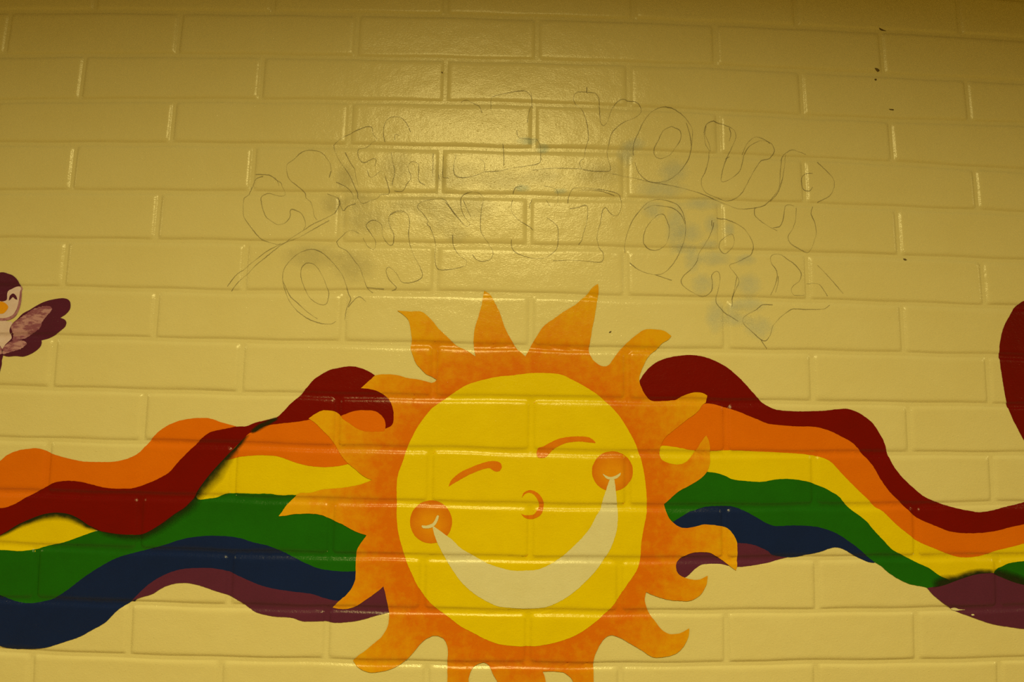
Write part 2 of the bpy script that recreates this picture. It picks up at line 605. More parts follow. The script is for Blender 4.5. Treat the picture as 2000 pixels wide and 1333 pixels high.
def strip(name, pts, widths, mat, parent, layer, side=1, profile=((0, 1), (.3, .8), (.65, .35), (1, 0)), ends=True, step=3.0):
    """brushed strip along a path, thinning out to one side (or both with side=0)"""
    c = spline(pts, False, step)
    n = len(c)
    t = np.gradient(c, axis=0)
    t /= np.linalg.norm(t, axis=1)[:, None] + 1e-9
    nr = np.stack([-t[:, 1], t[:, 0]], 1) * (side or 1)
    s = np.linspace(0, 1, n)
    wd = np.interp(s, np.linspace(0, 1, len(widths)), widths)
    m = len(profile)
    P = np.concatenate([c + nr * (wd * q)[:, None] for q, _ in profile])
    fade = np.concatenate([np.full(n, a) * (np.clip(np.minimum(s, 1 - s) * 8, 0, 1) if ends else 1) for _, a in profile])
    u, v = px_to_uv(P[:, 0], P[:, 1])
    bm = bmesh.new()
    lay = bm.verts.layers.float.new('fade')
    vs = []
    for a, b, fd in zip(u, v, fade):
        q = bm.verts.new((a, b, 0)); q[lay] = fd
        vs.append(q)
    for r in range(m - 1):
        for j in range(n - 1):
            bm.faces.new((vs[r * n + j], vs[r * n + j + 1], vs[(r + 1) * n + j + 1], vs[(r + 1) * n + j]))
    conform(bm)
    return finish(bm, name, mat, parent, layer)


def blot(name, cx, cy, rx, ry, mat, parent, layer, ang=0.0, peak=1.0):
    r2 = np.random.RandomState(int(cx * 7 + cy))
    n = 20
    bm = bmesh.new()
    lay = bm.verts.layers.float.new('fade')
    wob = 1 + 0.10 * r2.uniform(-1, 1, n)
    rings = []
    for q, fd in ((0.3, 1.0), (0.65, 0.62), (1.12, 0.0)):
        th = np.linspace(0, 2 * np.pi, n, endpoint=False)
        x, y = np.cos(th) * rx * q * wob, np.sin(th) * ry * q * wob
        px = cx + x * math.cos(ang) - y * math.sin(ang)
        py = cy + x * math.sin(ang) + y * math.cos(ang)
        u, v = px_to_uv(px, py)
        rg = []
        for a, b in zip(u, v):
            p = bm.verts.new((a, b, 0)); p[lay] = fd * peak
            rg.append(p)
        rings.append(rg)
    bm.faces.new(rings[0])
    for r in range(2):
        for j in range(n):
            bm.faces.new((rings[r][j], rings[r][(j + 1) % n], rings[r + 1][(j + 1) % n], rings[r + 1][j]))
    conform(bm)
    return finish(bm, name, mat, parent, layer)


def pencil(name, strokes, parent, width=1.35, layer=1.0):
    vs, fs = [], []
    for st in strokes:
        c = spline(st, False, 1.8)
        if len(c) < 2:
            continue
        jit = np.random.RandomState(len(c)).uniform(-.3, .3, c.shape)
        c = c + jit
        t = np.gradient(c, axis=0)
        t /= np.linalg.norm(t, axis=1)[:, None] + 1e-9
        nr = np.stack([-t[:, 1], t[:, 0]], 1)
        s = np.arange(len(c))
        w = width * (0.75 + 0.3 * np.sin(s * 0.11 + len(c)) + 0.15 * np.sin(s * .47))
        A, B = c + nr * w[:, None] / 2, c - nr * w[:, None] / 2
        base = len(vs)
        P = np.stack([A, B], 1).reshape(-1, 2)
        u, v = px_to_uv(P[:, 0], P[:, 1])
        W = uv_to_world(u, v, height(u, v) + 0.0006 + 0.00018 * layer)
        vs += [tuple(p) for p in W]
        for j in range(len(c) - 1):
            b = base + 2 * j
            fs.append((b, b + 1, b + 3, b + 2))
    co = np.array(vs)
    ctr = co.mean(0)
    me = bpy.data.meshes.new(name)
    me.from_pydata([tuple(p) for p in co - ctr], [], fs)
    me.update()
    o = link(name, me, M_PENCIL, parent)
    o.location = Vector(ctr)
    return o


def plane_pt(px, py):
    a, b = px_to_plane([px], [py])
    return (float(a[0]), 0.0, float(b[0]) + Z0)


# ---- left ribbon of the rainbow
RL = empty('painted_rainbow', 380, 1010)
tag(RL, 'wavy rainbow ribbon painted from the left edge to the sun', 'mural', 'rainbow ribbons of the mural')
red_low_left = [(595, 822), (583, 824), (563, 826), (525, 831), (510, 836), (500, 843), (488, 846), (476, 858), (458, 874), (446, 889),
                (426, 911), (411, 929), (393, 952), (381, 972), (366, 989), (351, 1000), (342, 1005), (325, 1019), (307, 1030),
                (290, 1040), (275, 1045), (255, 1045), (232, 1044), (210, 1041), (190, 1036), (172, 1027), (155, 1016), (135, 1007),
                (112, 1004), (90, 1006), (70, 1012), (37, 1026), (15, 1039), (0, 1047)]
patch('orange_band', [(-150, 935, 1), (-90, 950), (-40, 925), (0, 901), (15, 889), (38, 880), (70, 876), (85, 879), (105, 888), (133, 896), (163, 902),
      (195, 903), (225, 902), (250, 896), (270, 886), (285, 871), (296, 858), (311, 843), (331, 830), (356, 821), (386, 817),
      (411, 818), (431, 825), (461, 833, 1), (450, 850), (415, 860), (380, 900), (340, 935), (290, 960), (230, 970), (150, 955), (110, 960),
      (60, 985), (0, 1005), (-60, 1010), (-150, 1010, 1)], M_ORG, RL, 0)
patch('orange_band', [(440, 899, 1), (446, 880), (470, 850), (500, 832), (560, 815), (610, 808), (660, 803), (700, 792), (745, 797), (762, 830),
      (758, 850), (715, 860), (690, 890), (692, 910), (679, 907, 1), (660, 911), (635, 913), (608, 911), (583, 906), (563, 899), (543, 892),
      (525, 890), (500, 890), (468, 893), (448, 898)], M_ORG, RL, 1)
patch('yellow_band', [(378, 985, 1), (400, 930), (430, 895), (448, 882), (500, 878), (560, 885), (620, 895), (690, 900), (740, 938, 1),
      (700, 960), (600, 980), (500, 978), (440, 978)], M_YEL, RL, -0.9)
patch('yellow_band', [(-150, 1070, 1), (-60, 1050), (0, 1035), (60, 1005), (110, 996), (160, 1010), (190, 1035, 1), (184, 1039, 1), (175, 1046), (140, 1062),
      (92, 1074), (37, 1084), (0, 1083), (-150, 1090, 1)], M_YEL, RL, -0.9)
patch('green_band', [(-150, 1095, 1), (-60, 1080), (0, 1075), (37, 1077), (67, 1074), (92, 1067), (125, 1060), (150, 1051), (175, 1042), (184, 1039, 1),
      (220, 1030), (290, 1025), (340, 990), (375, 965), (386, 976), (401, 975), (423, 972), (441, 965), (468, 964), (500, 965),
      (525, 965), (550, 968), (580, 968), (640, 985), (720, 1030), (735, 1046), (715, 1070), (704, 1118, 1), (670, 1122), (620, 1116), (560, 1090),
      (500, 1068), (442, 1054), (382, 1055), (300, 1078), (220, 1102), (160, 1137), (102, 1177), (60, 1185), (0, 1170), (-60, 1125), (-150, 1110, 1)],
      M_GRN, RL, 1)
patch('navy_band', [(-150, 1105, 1), (-60, 1120), (0, 1163), (17, 1171), (37, 1177), (60, 1179), (82, 1176), (102, 1171), (120, 1161), (140, 1147), (160, 1131),
      (182, 1116), (207, 1101), (232, 1089), (260, 1081), (295, 1072), (325, 1064), (355, 1054), (382, 1049), (412, 1047), (442, 1048),
      (470, 1052), (495, 1060), (522, 1066), (545, 1075), (565, 1085), (585, 1095), (600, 1102), (620, 1110), (640, 1114), (670, 1117),
      (703, 1116, 1), (705, 1150), (690, 1180, 1), (635, 1175), (580, 1163), (500, 1146), (447, 1124), (390, 1117), (332, 1126), (290, 1152), (262, 1176, 1),
      (257, 1175, 1), (242, 1184), (225, 1197), (205, 1217), (180, 1231), (157, 1244), (125, 1255), (100, 1263), (75, 1268), (37, 1269),
      (12, 1267), (0, 1262), (-60, 1230), (-150, 1215, 1)], M_BLU, RL, 2)
patch('plum_band', [(257, 1175, 1), (270, 1161), (287, 1145), (307, 1131), (332, 1119), (357, 1112), (390, 1110), (420, 1111), (447, 1117), (470, 1127),
      (497, 1139), (520, 1147), (550, 1153), (580, 1157), (610, 1161), (635, 1169), (665, 1173), (700, 1150), (760, 1135, 1), (770, 1165), (765, 1196, 1),
      (732, 1204), (707, 1211), (685, 1215), (655, 1217), (635, 1214), (592, 1214), (570, 1207), (537, 1205), (512, 1200), (497, 1195),
      (482, 1185), (462, 1171), (440, 1161), (410, 1151), (382, 1142), (360, 1139), (335, 1142), (315, 1150), (300, 1160), (272, 1169)],
      M_PUR, RL, 3)
patch('red_band', [(-150, 960, 1), (-80, 985), (0, 993), (25, 987), (50, 973), (83, 955), (105, 944), (125, 940), (153, 941), (180, 947), (205, 953), (230, 955), (261, 954),
      (291, 944), (311, 935), (331, 923), (343, 909), (358, 893), (376, 875), (391, 860), (411, 845), (436, 839), (461, 834), (481, 833),
      (500, 826), (540, 816), (550, 808), (568, 789), (585, 774), (600, 757), (613, 742), (628, 732), (645, 723), (668, 718), (685, 716),
      (700, 718), (718, 725), (735, 735, 1), (730, 756, 1), (745, 765), (757, 774), (767, 786), (772, 801), (773, 816), (769, 832), (753, 838, 1),
      (753, 826), (748, 815), (738, 806), (725, 802), (700, 802), (685, 805), (675, 809), (667, 812, 1), (653, 816), (630, 817), (613, 818)]
      + red_low_left + [(-60, 1075), (-150, 1060, 1)], M_RED, RL, 4)
# dark glaze the painter laid where one ribbon tucks under another
strip('painted_shadow', [(488, 848), (470, 864), (446, 890), (411, 930), (393, 953), (378, 975)], [4, 9, 16, 26, 22, 14], M_SHADE, RL, 5, side=-1,
      profile=((-.1, 1), (.22, .75), (.55, .3), (1, 0)))
strip('painted_shadow', [(395, 955), (366, 990), (342, 1006), (307, 1031), (275, 1046), (232, 1045), (190, 1037)], [14, 20, 18, 16, 14, 12, 8], M_SHADE, RL, 5, side=-1,
      profile=((-.1, .7), (.25, .5), (.6, .2), (1, 0)))
strip('painted_shadow', [(198, 1038), (172, 1027), (155, 1016), (135, 1007), (112, 1004), (90, 1006), (70, 1012), (37, 1026), (15, 1039), (-10, 1052)],
      [4, 8, 13, 14, 14, 12, 10, 8, 6, 5], M_SHADE, RL, 5, side=-1, profile=((-.15, 1), (.3, .7), (.6, .3), (1, 0)))
strip('painted_shadow', [(544, 817), (525, 826), (508, 835), (490, 846)], [3, 6, 7, 4], M_SHADE, RL, 5.5, side=1, profile=((-1, 0), (-.2, .9), (.5, .8), (1.1, 0)))

# ---- right ribbon of the rainbow
RR = empty('painted_rainbow', 1650, 1000)
tag(RR, 'wavy rainbow ribbon painted from the sun to the right edge', 'mural', 'rainbow ribbons of the mural')
patch('plum_band', [(1322, 1128, 1), (1315, 1095), (1335, 1072), (1400, 1062), (1441, 1055), (1475, 1058), (1510, 1075), (1540, 1085), (1545, 1088, 1), (1537, 1090),
      (1515, 1096), (1500, 1100), (1475, 1104), (1457, 1107), (1440, 1108), (1425, 1106), (1405, 1102), (1385, 1102), (1370, 1104), (1357, 1112),
      (1347, 1122), (1337, 1129)], M_PUR, RR, 0)
patch('navy_band', [(1308, 1018, 1), (1318, 1005), (1358, 985), (1401, 980), (1440, 984), (1500, 1014), (1555, 1018), (1610, 1024), (1660, 1050), (1712, 1095, 1), (1708, 1100, 1),
      (1697, 1099), (1685, 1094), (1665, 1084), (1650, 1075), (1635, 1070), (1620, 1072), (1600, 1079), (1575, 1084), (1555, 1089), (1532, 1089),
      (1507, 1084), (1500, 1077), (1475, 1066), (1457, 1062), (1436, 1061, 1), (1425, 1040), (1390, 1032), (1330, 1035, 1)], M_BLU, RR, 1)
patch('orange_band', [(1284, 878, 1), (1286, 850), (1320, 830), (1360, 800), (1385, 780), (1420, 785), (1500, 815), (1600, 825), (1670, 860), (1720, 925), (1775, 985),
      (1830, 1020), (1900, 1032), (2000, 1014), (2080, 990), (2150, 975, 1), (2150, 1020, 1), (2080, 1035), (2000, 1062), (1970, 1070), (1942, 1077), (1922, 1085), (1900, 1089), (1875, 1089), (1850, 1082), (1825, 1072),
      (1795, 1059), (1770, 1041), (1747, 1022), (1725, 1000), (1708, 989), (1693, 974), (1675, 957), (1655, 937), (1638, 919), (1623, 903),
      (1605, 894), (1575, 888), (1538, 885), (1500, 883), (1426, 880), (1387, 881), (1353, 880), (1321, 874), (1293, 871)], M_ORG, RR, 1)
patch('yellow_band', [(1283, 864, 1), (1340, 868), (1500, 875), (1570, 880), (1610, 886), (1650, 920), (1700, 970), (1760, 1025), (1840, 1070), (1900, 1082), (1980, 1058),
      (2080, 1030), (2150, 1015, 1), (2150, 1060, 1), (2080, 1080), (2000, 1097), (1987, 1098), (1970, 1103), (1945, 1122), (1912, 1128), (1860, 1142), (1835, 1131), (1790, 1106), (1742, 1080), (1707, 1044),
      (1665, 1004), (1638, 976), (1608, 960), (1560, 945), (1500, 948), (1456, 947), (1416, 937), (1370, 930), (1330, 915), (1284, 905)], M_YEL, RR, 0)
patch('green_band', [(1292, 984, 1), (1315, 955), (1360, 932), (1378, 922, 1), (1401, 925), (1416, 930), (1431, 937), (1456, 940), (1483, 942), (1500, 940),
      (1515, 937), (1538, 936), (1560, 938), (1583, 943), (1608, 953), (1625, 962), (1638, 970), (1648, 982), (1665, 998), (1690, 1017),
      (1707, 1037), (1725, 1056), (1742, 1074), (1765, 1086), (1790, 1099), (1815, 1111), (1835, 1125), (1860, 1136, 1), (1850, 1144), (1832, 1152), (1810, 1149, 1),
      (1800, 1146), (1787, 1144), (1772, 1140), (1750, 1129), (1730, 1115), (1720, 1106), (1710, 1100, 1), (1700, 1092), (1675, 1071), (1655, 1056),
      (1630, 1041), (1597, 1030), (1555, 1027), (1515, 1028), (1500, 1024), (1475, 1010), (1457, 1000), (1431, 990), (1401, 989), (1376, 991),
      (1358, 997), (1347, 1000), (1330, 1010), (1314, 1020, 1), (1300, 1010)], M_GRN, RR, 2)
patch('green_band', [(1940, 1121, 1), (1950, 1111), (1970, 1101), (1987, 1098), (2000, 1097), (2070, 1088), (2150, 1075, 1), (2150, 1150, 1), (2060, 1158), (2000, 1148), (1970, 1140)], M_GRN, RR, 2)
patch('plum_band', [(1810, 1149, 1), (1832, 1145), (1850, 1139), (1875, 1131), (1895, 1124), (1912, 1120), (1940, 1120), (1957, 1127), (1980, 1136), (2000, 1142),
      (2070, 1152), (2150, 1150, 1), (2150, 1215, 1), (2070, 1232), (2000, 1229), (1962, 1224), (1935, 1219), (1900, 1207), (1870, 1196), (1860, 1191), (1835, 1174), (1820, 1161)], M_PUR, RR, 3)
patch('red_band', [(1249, 744, 1), (1258, 730), (1271, 716), (1286, 706), (1306, 699), (1331, 695), (1351, 694), (1373, 697), (1393, 704), (1413, 714),
      (1431, 727), (1451, 746), (1468, 765), (1486, 784), (1500, 794), (1513, 800), (1533, 803), (1563, 804), (1608, 803), (1633, 800),
      (1655, 799), (1673, 805), (1688, 814), (1703, 826), (1715, 843), (1725, 861), (1733, 884), (1743, 908), (1761, 932), (1783, 953),
      (1801, 968), (1823, 979), (1863, 992), (1896, 999), (1912, 1001), (1936, 998), (1958, 992), (2000, 982), (2080, 955), (2150, 940, 1), (2150, 985, 1), (2080, 998), (2000, 1024), (1970, 1031),
      (1937, 1039), (1900, 1042), (1870, 1041), (1850, 1037), (1820, 1025), (1795, 1014), (1777, 1000), (1761, 984), (1740, 964), (1720, 937),
      (1705, 911), (1690, 893), (1675, 876), (1663, 864), (1645, 854), (1625, 844), (1608, 838), (1588, 834), (1548, 833), (1525, 831),
      (1500, 828), (1483, 821), (1463, 813), (1441, 804), (1413, 795), (1391, 789), (1380, 788, 1), (1350, 794), (1310, 792), (1275, 790),
      (1258, 780), (1249, 760)], M_RED, RR, 3)
strip('painted_shadow', [(1820, 1148), (1845, 1141), (1868, 1133), (1895, 1124), (1915, 1120), (1945, 1119)], [16, 20, 12, 12, 10, 7], M_SHADE, RR, 4, side=-1,
      profile=((-.1, 1), (.3, .75), (.65, .35), (1, 0)))
strip('painted_shadow', [(1940, 1120), (1957, 1127), (1980, 1136), (2005, 1143)], [10, 18, 18, 16], M_SHADE, RR, 4, side=-1,
      profile=((-.1, 1), (.35, .8), (.7, .4), (1, 0)))

patch('scratch', [(1858, 1190), (1866, 1188), (1874, 1191), (1886, 1192), (1878, 1193), (1868, 1194), (1862, 1193)], M_MOUTH, RR, 4.5, step=2, rough_edge=0.3)
patch('scratch', [(1896, 1201), (1901, 1200), (1903, 1202), (1898, 1203)], M_MOUTH, RR, 4.5, step=1.5, rough_edge=0.2)

# ---- the sun
FC = plane_pt(1020, 998)
M_COR = paint('sun_corona_paint', pigment(195, 92, 3), pigment(204, 138, 5), center=FC, r0=0.27, r1=0.45, var_scale=45, grain=0.85,
              bump=0.13, pits=0.4)
SUN = empty('painted_sun', 1020, 998)
tag(SUN, 'smiling yellow sun with curling orange flames painted on the wall', 'mural')
corona = [(776, 607, 1), (783, 608), (800, 609), (822, 609), (832, 615), (845, 628), (857, 643), (875, 660), (891, 675), (911, 685), (929, 697, 1),
          (926, 681), (925, 663), (927, 643), (934, 620), (941, 595), (944, 575), (946, 568, 1), (957, 575), (967, 593), (977, 613), (985, 638),
          (996, 660), (1010, 683), (1020, 691), (1026, 697, 1), (1032, 686), (1040, 671), (1054, 648), (1065, 635), (1082, 623), (1100, 610),
          (1125, 595), (1132, 588), (1147, 575), (1157, 562), (1168, 555, 1), (1169, 573), (1166, 590), (1162, 615), (1157, 640), (1153, 664),
          (1150, 685), (1155, 699), (1165, 710), (1178, 716), (1188, 714), (1198, 701), (1210, 685), (1228, 667), (1245, 653), (1260, 644),
          (1280, 644), (1297, 647), (1311, 657, 1), (1305, 664), (1293, 671), (1281, 684), (1268, 695), (1258, 712), (1252, 726), (1248, 741),
          (1253, 759), (1263, 776), (1273, 783), (1283, 784), (1318, 782), (1331, 775), (1351, 768), (1366, 767), (1376, 770), (1381, 773, 1),
          (1379, 787, 1), (1373, 790), (1361, 806), (1338, 823), (1318, 839), (1301, 853), (1291, 868, 1), (1288, 884), (1292, 898), (1303, 904),
          (1321, 908), (1336, 905), (1348, 895), (1356, 884), (1363, 874), (1373, 858), (1379, 851, 1), (1385, 864), (1387, 886), (1386, 906),
          (1380, 923), (1366, 937), (1348, 948), (1323, 962), (1304, 979), (1297, 985, 1), (1301, 1000), (1306, 1012), (1315, 1022), (1327, 1030),
          (1342, 1032), (1357, 1029), (1375, 1025), (1400, 1027), (1420, 1032), (1432, 1045), (1439, 1060), (1440, 1085), (1439, 1107), (1437, 1115, 1),
          (1425, 1106), (1412, 1096), (1397, 1086), (1385, 1080), (1370, 1079), (1350, 1081), (1332, 1089), (1322, 1099), (1320, 1110), (1324, 1121),
          (1337, 1129), (1355, 1133), (1367, 1132), (1382, 1125, 1), (1380, 1140), (1372, 1157), (1362, 1167), (1347, 1174), (1327, 1174), (1305, 1172),
          (1280, 1165), (1262, 1157, 1), (1259, 1170), (1262, 1185), (1270, 1202), (1280, 1215), (1292, 1230), (1307, 1239), (1325, 1238), (1335, 1234),
          (1346, 1228, 1), (1345, 1242), (1337, 1260), (1325, 1274), (1310, 1281), (1287, 1285), (1272, 1283), (1255, 1272), (1235, 1260), (1212, 1247),
          (1200, 1242), (1192, 1241), (1182, 1246), (1172, 1259), (1164, 1275), (1159, 1292), (1159, 1312), (1159, 1336), (1158, 1365), (1150, 1400, 1),
          (1128, 1365), (1120, 1334), (1117, 1327), (1110, 1320), (1100, 1314), (1082, 1312), (1060, 1312, 1), (1066, 1334), (1055, 1375), (1020, 1430, 1),
          (985, 1375), (972, 1334), (962, 1315), (955, 1301), (945, 1295), (932, 1299), (922, 1307), (916, 1322), (915, 1334), (905, 1370),
          (885, 1405, 1), (874, 1365), (874, 1334), (874, 1290), (875, 1272), (872, 1257), (865, 1247), (850, 1242), (837, 1246), (822, 1257),
          (810, 1272), (797, 1286), (780, 1300), (762, 1308), (745, 1312), (725, 1314), (710, 1310), (697, 1302), (689, 1291, 1), (700, 1281),
          (715, 1270), (732, 1256), (745, 1245), (755, 1229), (759, 1217), (760, 1200), (759, 1192), (756, 1175), (752, 1157), (749, 1146, 1),
          (740, 1154), (725, 1165), (712, 1174), (697, 1184), (685, 1189), (670, 1191), (649, 1188, 1), (662, 1175), (677, 1162), (687, 1149),
          (694, 1132), (695, 1117), (695, 1100), (696, 1082), (700, 1069), (709, 1056), (716, 1046, 1), (700, 1041), (685, 1034), (670, 1025),
          (655, 1019), (637, 1010), (620, 1005), (600, 1004), (575, 1005), (557, 1008), (544, 1009, 1), (551, 1000), (560, 987), (573, 974),
          (585, 964), (608, 963), (630, 957), (663, 954), (690, 950), (710, 945), (727, 938, 1), (718, 935), (708, 929), (695, 918),
          (678, 904), (665, 888), (655, 871), (645, 856), (630, 841), (615, 826), (603, 818, 1), (613, 811), (628, 803), (640, 802),
          (653, 804), (663, 810), (670, 819), (680, 826), (690, 833), (700, 839), (713, 843), (733, 844), (750, 843), (753, 838, 1),
          (766, 831), (769, 816), (768, 801), (763, 786), (753, 774), (738, 765), (720, 760), (705, 759, 1), (715, 750), (725, 741),
          (733, 734), (743, 732), (763, 732), (780, 734), (796, 739), (813, 741), (831, 745), (842, 748), (849, 746), (853, 742, 1),
          (843, 736), (833, 732), (823, 722), (813, 711), (807, 696), (802, 681), (804, 669), (804, 658), (801, 638), (797, 625), (787, 615)]
patch('corona', corona, M_COR, SUN, 6)
face = [(1000, 734), (1030, 730), (1060, 729), (1095, 732), (1115, 741), (1143, 756), (1170, 774), (1190, 792), (1208, 811), (1223, 834), (1238, 861),
        (1248, 886), (1254, 906), (1260, 941), (1263, 979), (1263, 998), (1261, 1012), (1256, 1037), (1252, 1065), (1250, 1095), (1242, 1117),
        (1225, 1142), (1210, 1165), (1195, 1186), (1175, 1205), (1150, 1225), (1125, 1241), (1087, 1255), (1050, 1262), (1020, 1263), (1000, 1262),
        (975, 1259), (950, 1250), (925, 1237), (900, 1224), (875, 1205), (850, 1187), (830, 1166), (815, 1144), (805, 1122), (795, 1100),
        (787, 1075), (779, 1045), (775, 1015), (775, 979), (775, 947), (778, 926), (786, 904), (794, 879), (803, 859), (818, 831),
        (841, 801), (863, 784), (888, 767), (913, 752), (946, 742), (976, 736)]
patch('face', face, M_YEL, SUN, 8)


def oval(cx, cy, rx, ry, n=16):
    return [(cx + rx * math.cos(2 * math.pi * i / n), cy + ry * math.sin(2 * math.pi * i / n)) for i in range(n)]


for cx, cy, rx, ry in ((842, 1020, 41, 42), (1196, 921, 40, 39)):
    mc = paint('cheek_paint', pigment(204, 122, 5), pigment(190, 92, 5), center=plane_pt(cx, cy + 2), r0=0.012, r1=0.047, var_scale=45,
               grain=0.55, bump=0.12)
    patch('cheek', oval(cx, cy, rx, ry), mc, SUN, 9.5)
patch('eyebrow', [(876, 951, 1), (882, 938), (898, 924), (921, 913), (946, 904), (963, 901), (976, 904), (980, 913), (975, 921), (966, 921), (955, 915),
      (938, 919), (916, 928), (898, 938), (886, 945)], M_BROW, SUN, 9.5, step=2)
patch('eyebrow', [(1048, 886), (1051, 876), (1060, 873), (1073, 866), (1090, 858), (1110, 854), (1135, 853), (1150, 855), (1160, 861), (1163, 866, 1), (1150, 865),
      (1133, 863), (1110, 865), (1093, 871), (1080, 879), (1071, 889), (1063, 895), (1051, 894)], M_BROW, SUN, 9.5, step=2)
patch('nose', [(1019, 973, 1), (1023, 963), (1035, 958), (1048, 962), (1058, 973), (1062, 985), (1060, 998), (1056, 1006), (1047, 1012), (1037, 1015), (1025, 1012),
      (1017, 1004, 1), (1027, 1007), (1041, 1006), (1047, 1000), (1053, 989), (1050, 977), (1043, 967), (1035, 963), (1026, 965)], M_BROW, SUN, 9.5, step=2)
patch('smile', [(845, 1027, 1), (870, 1045), (882, 1054), (900, 1071), (925, 1086), (950, 1100), (975, 1109), (1000, 1115), (1025, 1115), (1050, 1113), (1072, 1104),
      (1092, 1092), (1110, 1077), (1127, 1061), (1142, 1045), (1155, 1027), (1165, 1007), (1173, 998 - 3), (1177, 977), (1183, 959), (1189, 941),
      (1192, 934, 1), (1199, 934, 1), (1202, 954), (1204, 977), (1206, 998), (1206, 1020), (1202, 1045), (1192, 1072), (1180, 1092), (1162, 1117),
      (1140, 1140), (1117, 1160), (1095, 1174), (1070, 1185), (1045, 1189), (1015, 1189), (990, 1187), (970, 1184), (945, 1172), (922, 1157),
      (900, 1136), (885, 1115), (872, 1095), (860, 1072), (852, 1055), (847, 1040)], M_MOUTH, SUN, 11, step=3)
patch('smile_crease', [(824, 1027), (834, 1027), (844, 1023), (850, 1016), (853, 1008), (857, 1008), (855, 1017), (849, 1027), (840, 1032), (826, 1032)], M_MOUTH, SUN, 12, step=2)
patch('smile_crease', [(1177, 926), (1184, 930), (1193, 932), (1203, 929), (1212, 924), (1211, 929), (1204, 935), (1193, 937), (1184, 935)], M_MOUTH, SUN, 12, step=2)

# ---- dark red shape at the right edge
hz = plane_pt(2040, 720)
o = patch('painted_heart', [(2062, 650, 1), (2045, 612), (2020, 590), (2000, 588), (1990, 594), (1980, 604), (1970, 620), (1960, 640), (1954, 663), (1952, 678), (1953, 711), (1957, 736),
      (1962, 766), (1968, 794), (1978, 819), (1988, 839), (2000, 861), (2030, 900), (2062, 930, 1), (2100, 890), (2135, 840), (2160, 780), (2172, 700),
      (2165, 630), (2140, 592), (2105, 590), (2078, 612)], M_HRT, None, 0)
tag(o, 'dark red rounded shape painted at the right edge above the ribbon', 'mural')

# ---- the bird at the left edge
BIRD = empty('painted_bird', 5, 620)
tag(BIRD, 'small purple bird with rosy wing painted at the left edge', 'mural')


def mirrored(right, cx=5):
    return list(right) + [(2 * cx - p[0],) + tuple(p[1:]) for p in reversed(right)]


def flip(pts, cx=5):
    return [(2 * cx - p[0],) + tuple(p[1:]) for p in pts]


wing = [(33, 625), (45, 613), (58, 606), (71, 598), (87, 590), (106, 585), (124, 583), (134, 586), (138, 593), (137, 604), (129, 614), (118, 621, 1),
        (127, 625), (130, 631), (127, 639), (115, 649), (102, 657), (91, 662), (81, 665, 1), (82, 670), (79, 678), (69, 687), (56, 694),
        (45, 697), (31, 696), (16, 697), (6, 694), (3, 688), (10, 675), (21, 662), (19, 645), (26, 631)]
wing_light = [(25, 650), (22, 637), (33, 626), (48, 616), (69, 603), (89, 598), (101, 600), (101, 607), (92, 617), (83, 629), (78, 642), (58, 655),
              (41, 664), (25, 665)]
wing_low = [(3, 687), (13, 673), (28, 666), (45, 666), (53, 672), (41, 682), (21, 688), (8, 692)]
patch('tail', mirrored([(5, 690), (4, 705), (4, 712), (1.5, 722), (-2, 732)], -8), M_CAP, BIRD, 0, step=2, rough_edge=0.12)
patch('body', mirrored([(6, 622), (14, 628), (24, 630), (22, 645), (22, 662), (14, 673), (6, 684)], 0), M_FACE, BIRD, 1, step=2, rough_edge=0.12)
for mk in (lambda p: p, flip):
    w = patch('wing', mk(wing), M_CAP, BIRD, 2, step=2, rough_edge=0.12)
    patch('feather_highlight', mk(wing_light), M_MAUVE, BIRD, 3, step=2, rough_edge=1.2)
    patch('feather_highlight', mk(wing_low), M_MAUVE, BIRD, 3, step=2, rough_edge=1.0)
patch('head_rim', mirrored([(14, 556), (40, 559), (43, 568), (42, 590), (38, 605), (31, 618), (20, 625), (9, 627)]), M_ROSE, BIRD, 3, step=2, rough_edge=0.12)
patch('face', mirrored([(14, 556), (38, 560), (40, 568), (37, 590), (33, 604), (26, 615), (17, 620), (8, 622)]), M_FACE, BIRD, 4, step=2, rough_edge=0.12)
patch('head_cap', mirrored([(8, 589), (14, 586), (15, 574), (18, 567), (31, 560), (40, 559, 1), (35, 548), (26, 539), (16, 535), (8, 532.5)]), M_CAP, BIRD, 5, step=2, rough_edge=0.12)
patch('beak', mirrored([(6, 590), (14, 595), (17, 601), (13, 608), (7, 613)], 3), M_BEAK, BIRD, 6, step=2, rough_edge=0.12)
for mk in (lambda p: p, flip):
    patch('eye', mk([(18, 588, 1), (20, 579), (26, 574), (32, 578), (35, 586, 1), (30.5, 585), (26, 581), (22, 585)]), M_CAP, BIRD, 6, step=1.5, rough_edge=0.2)

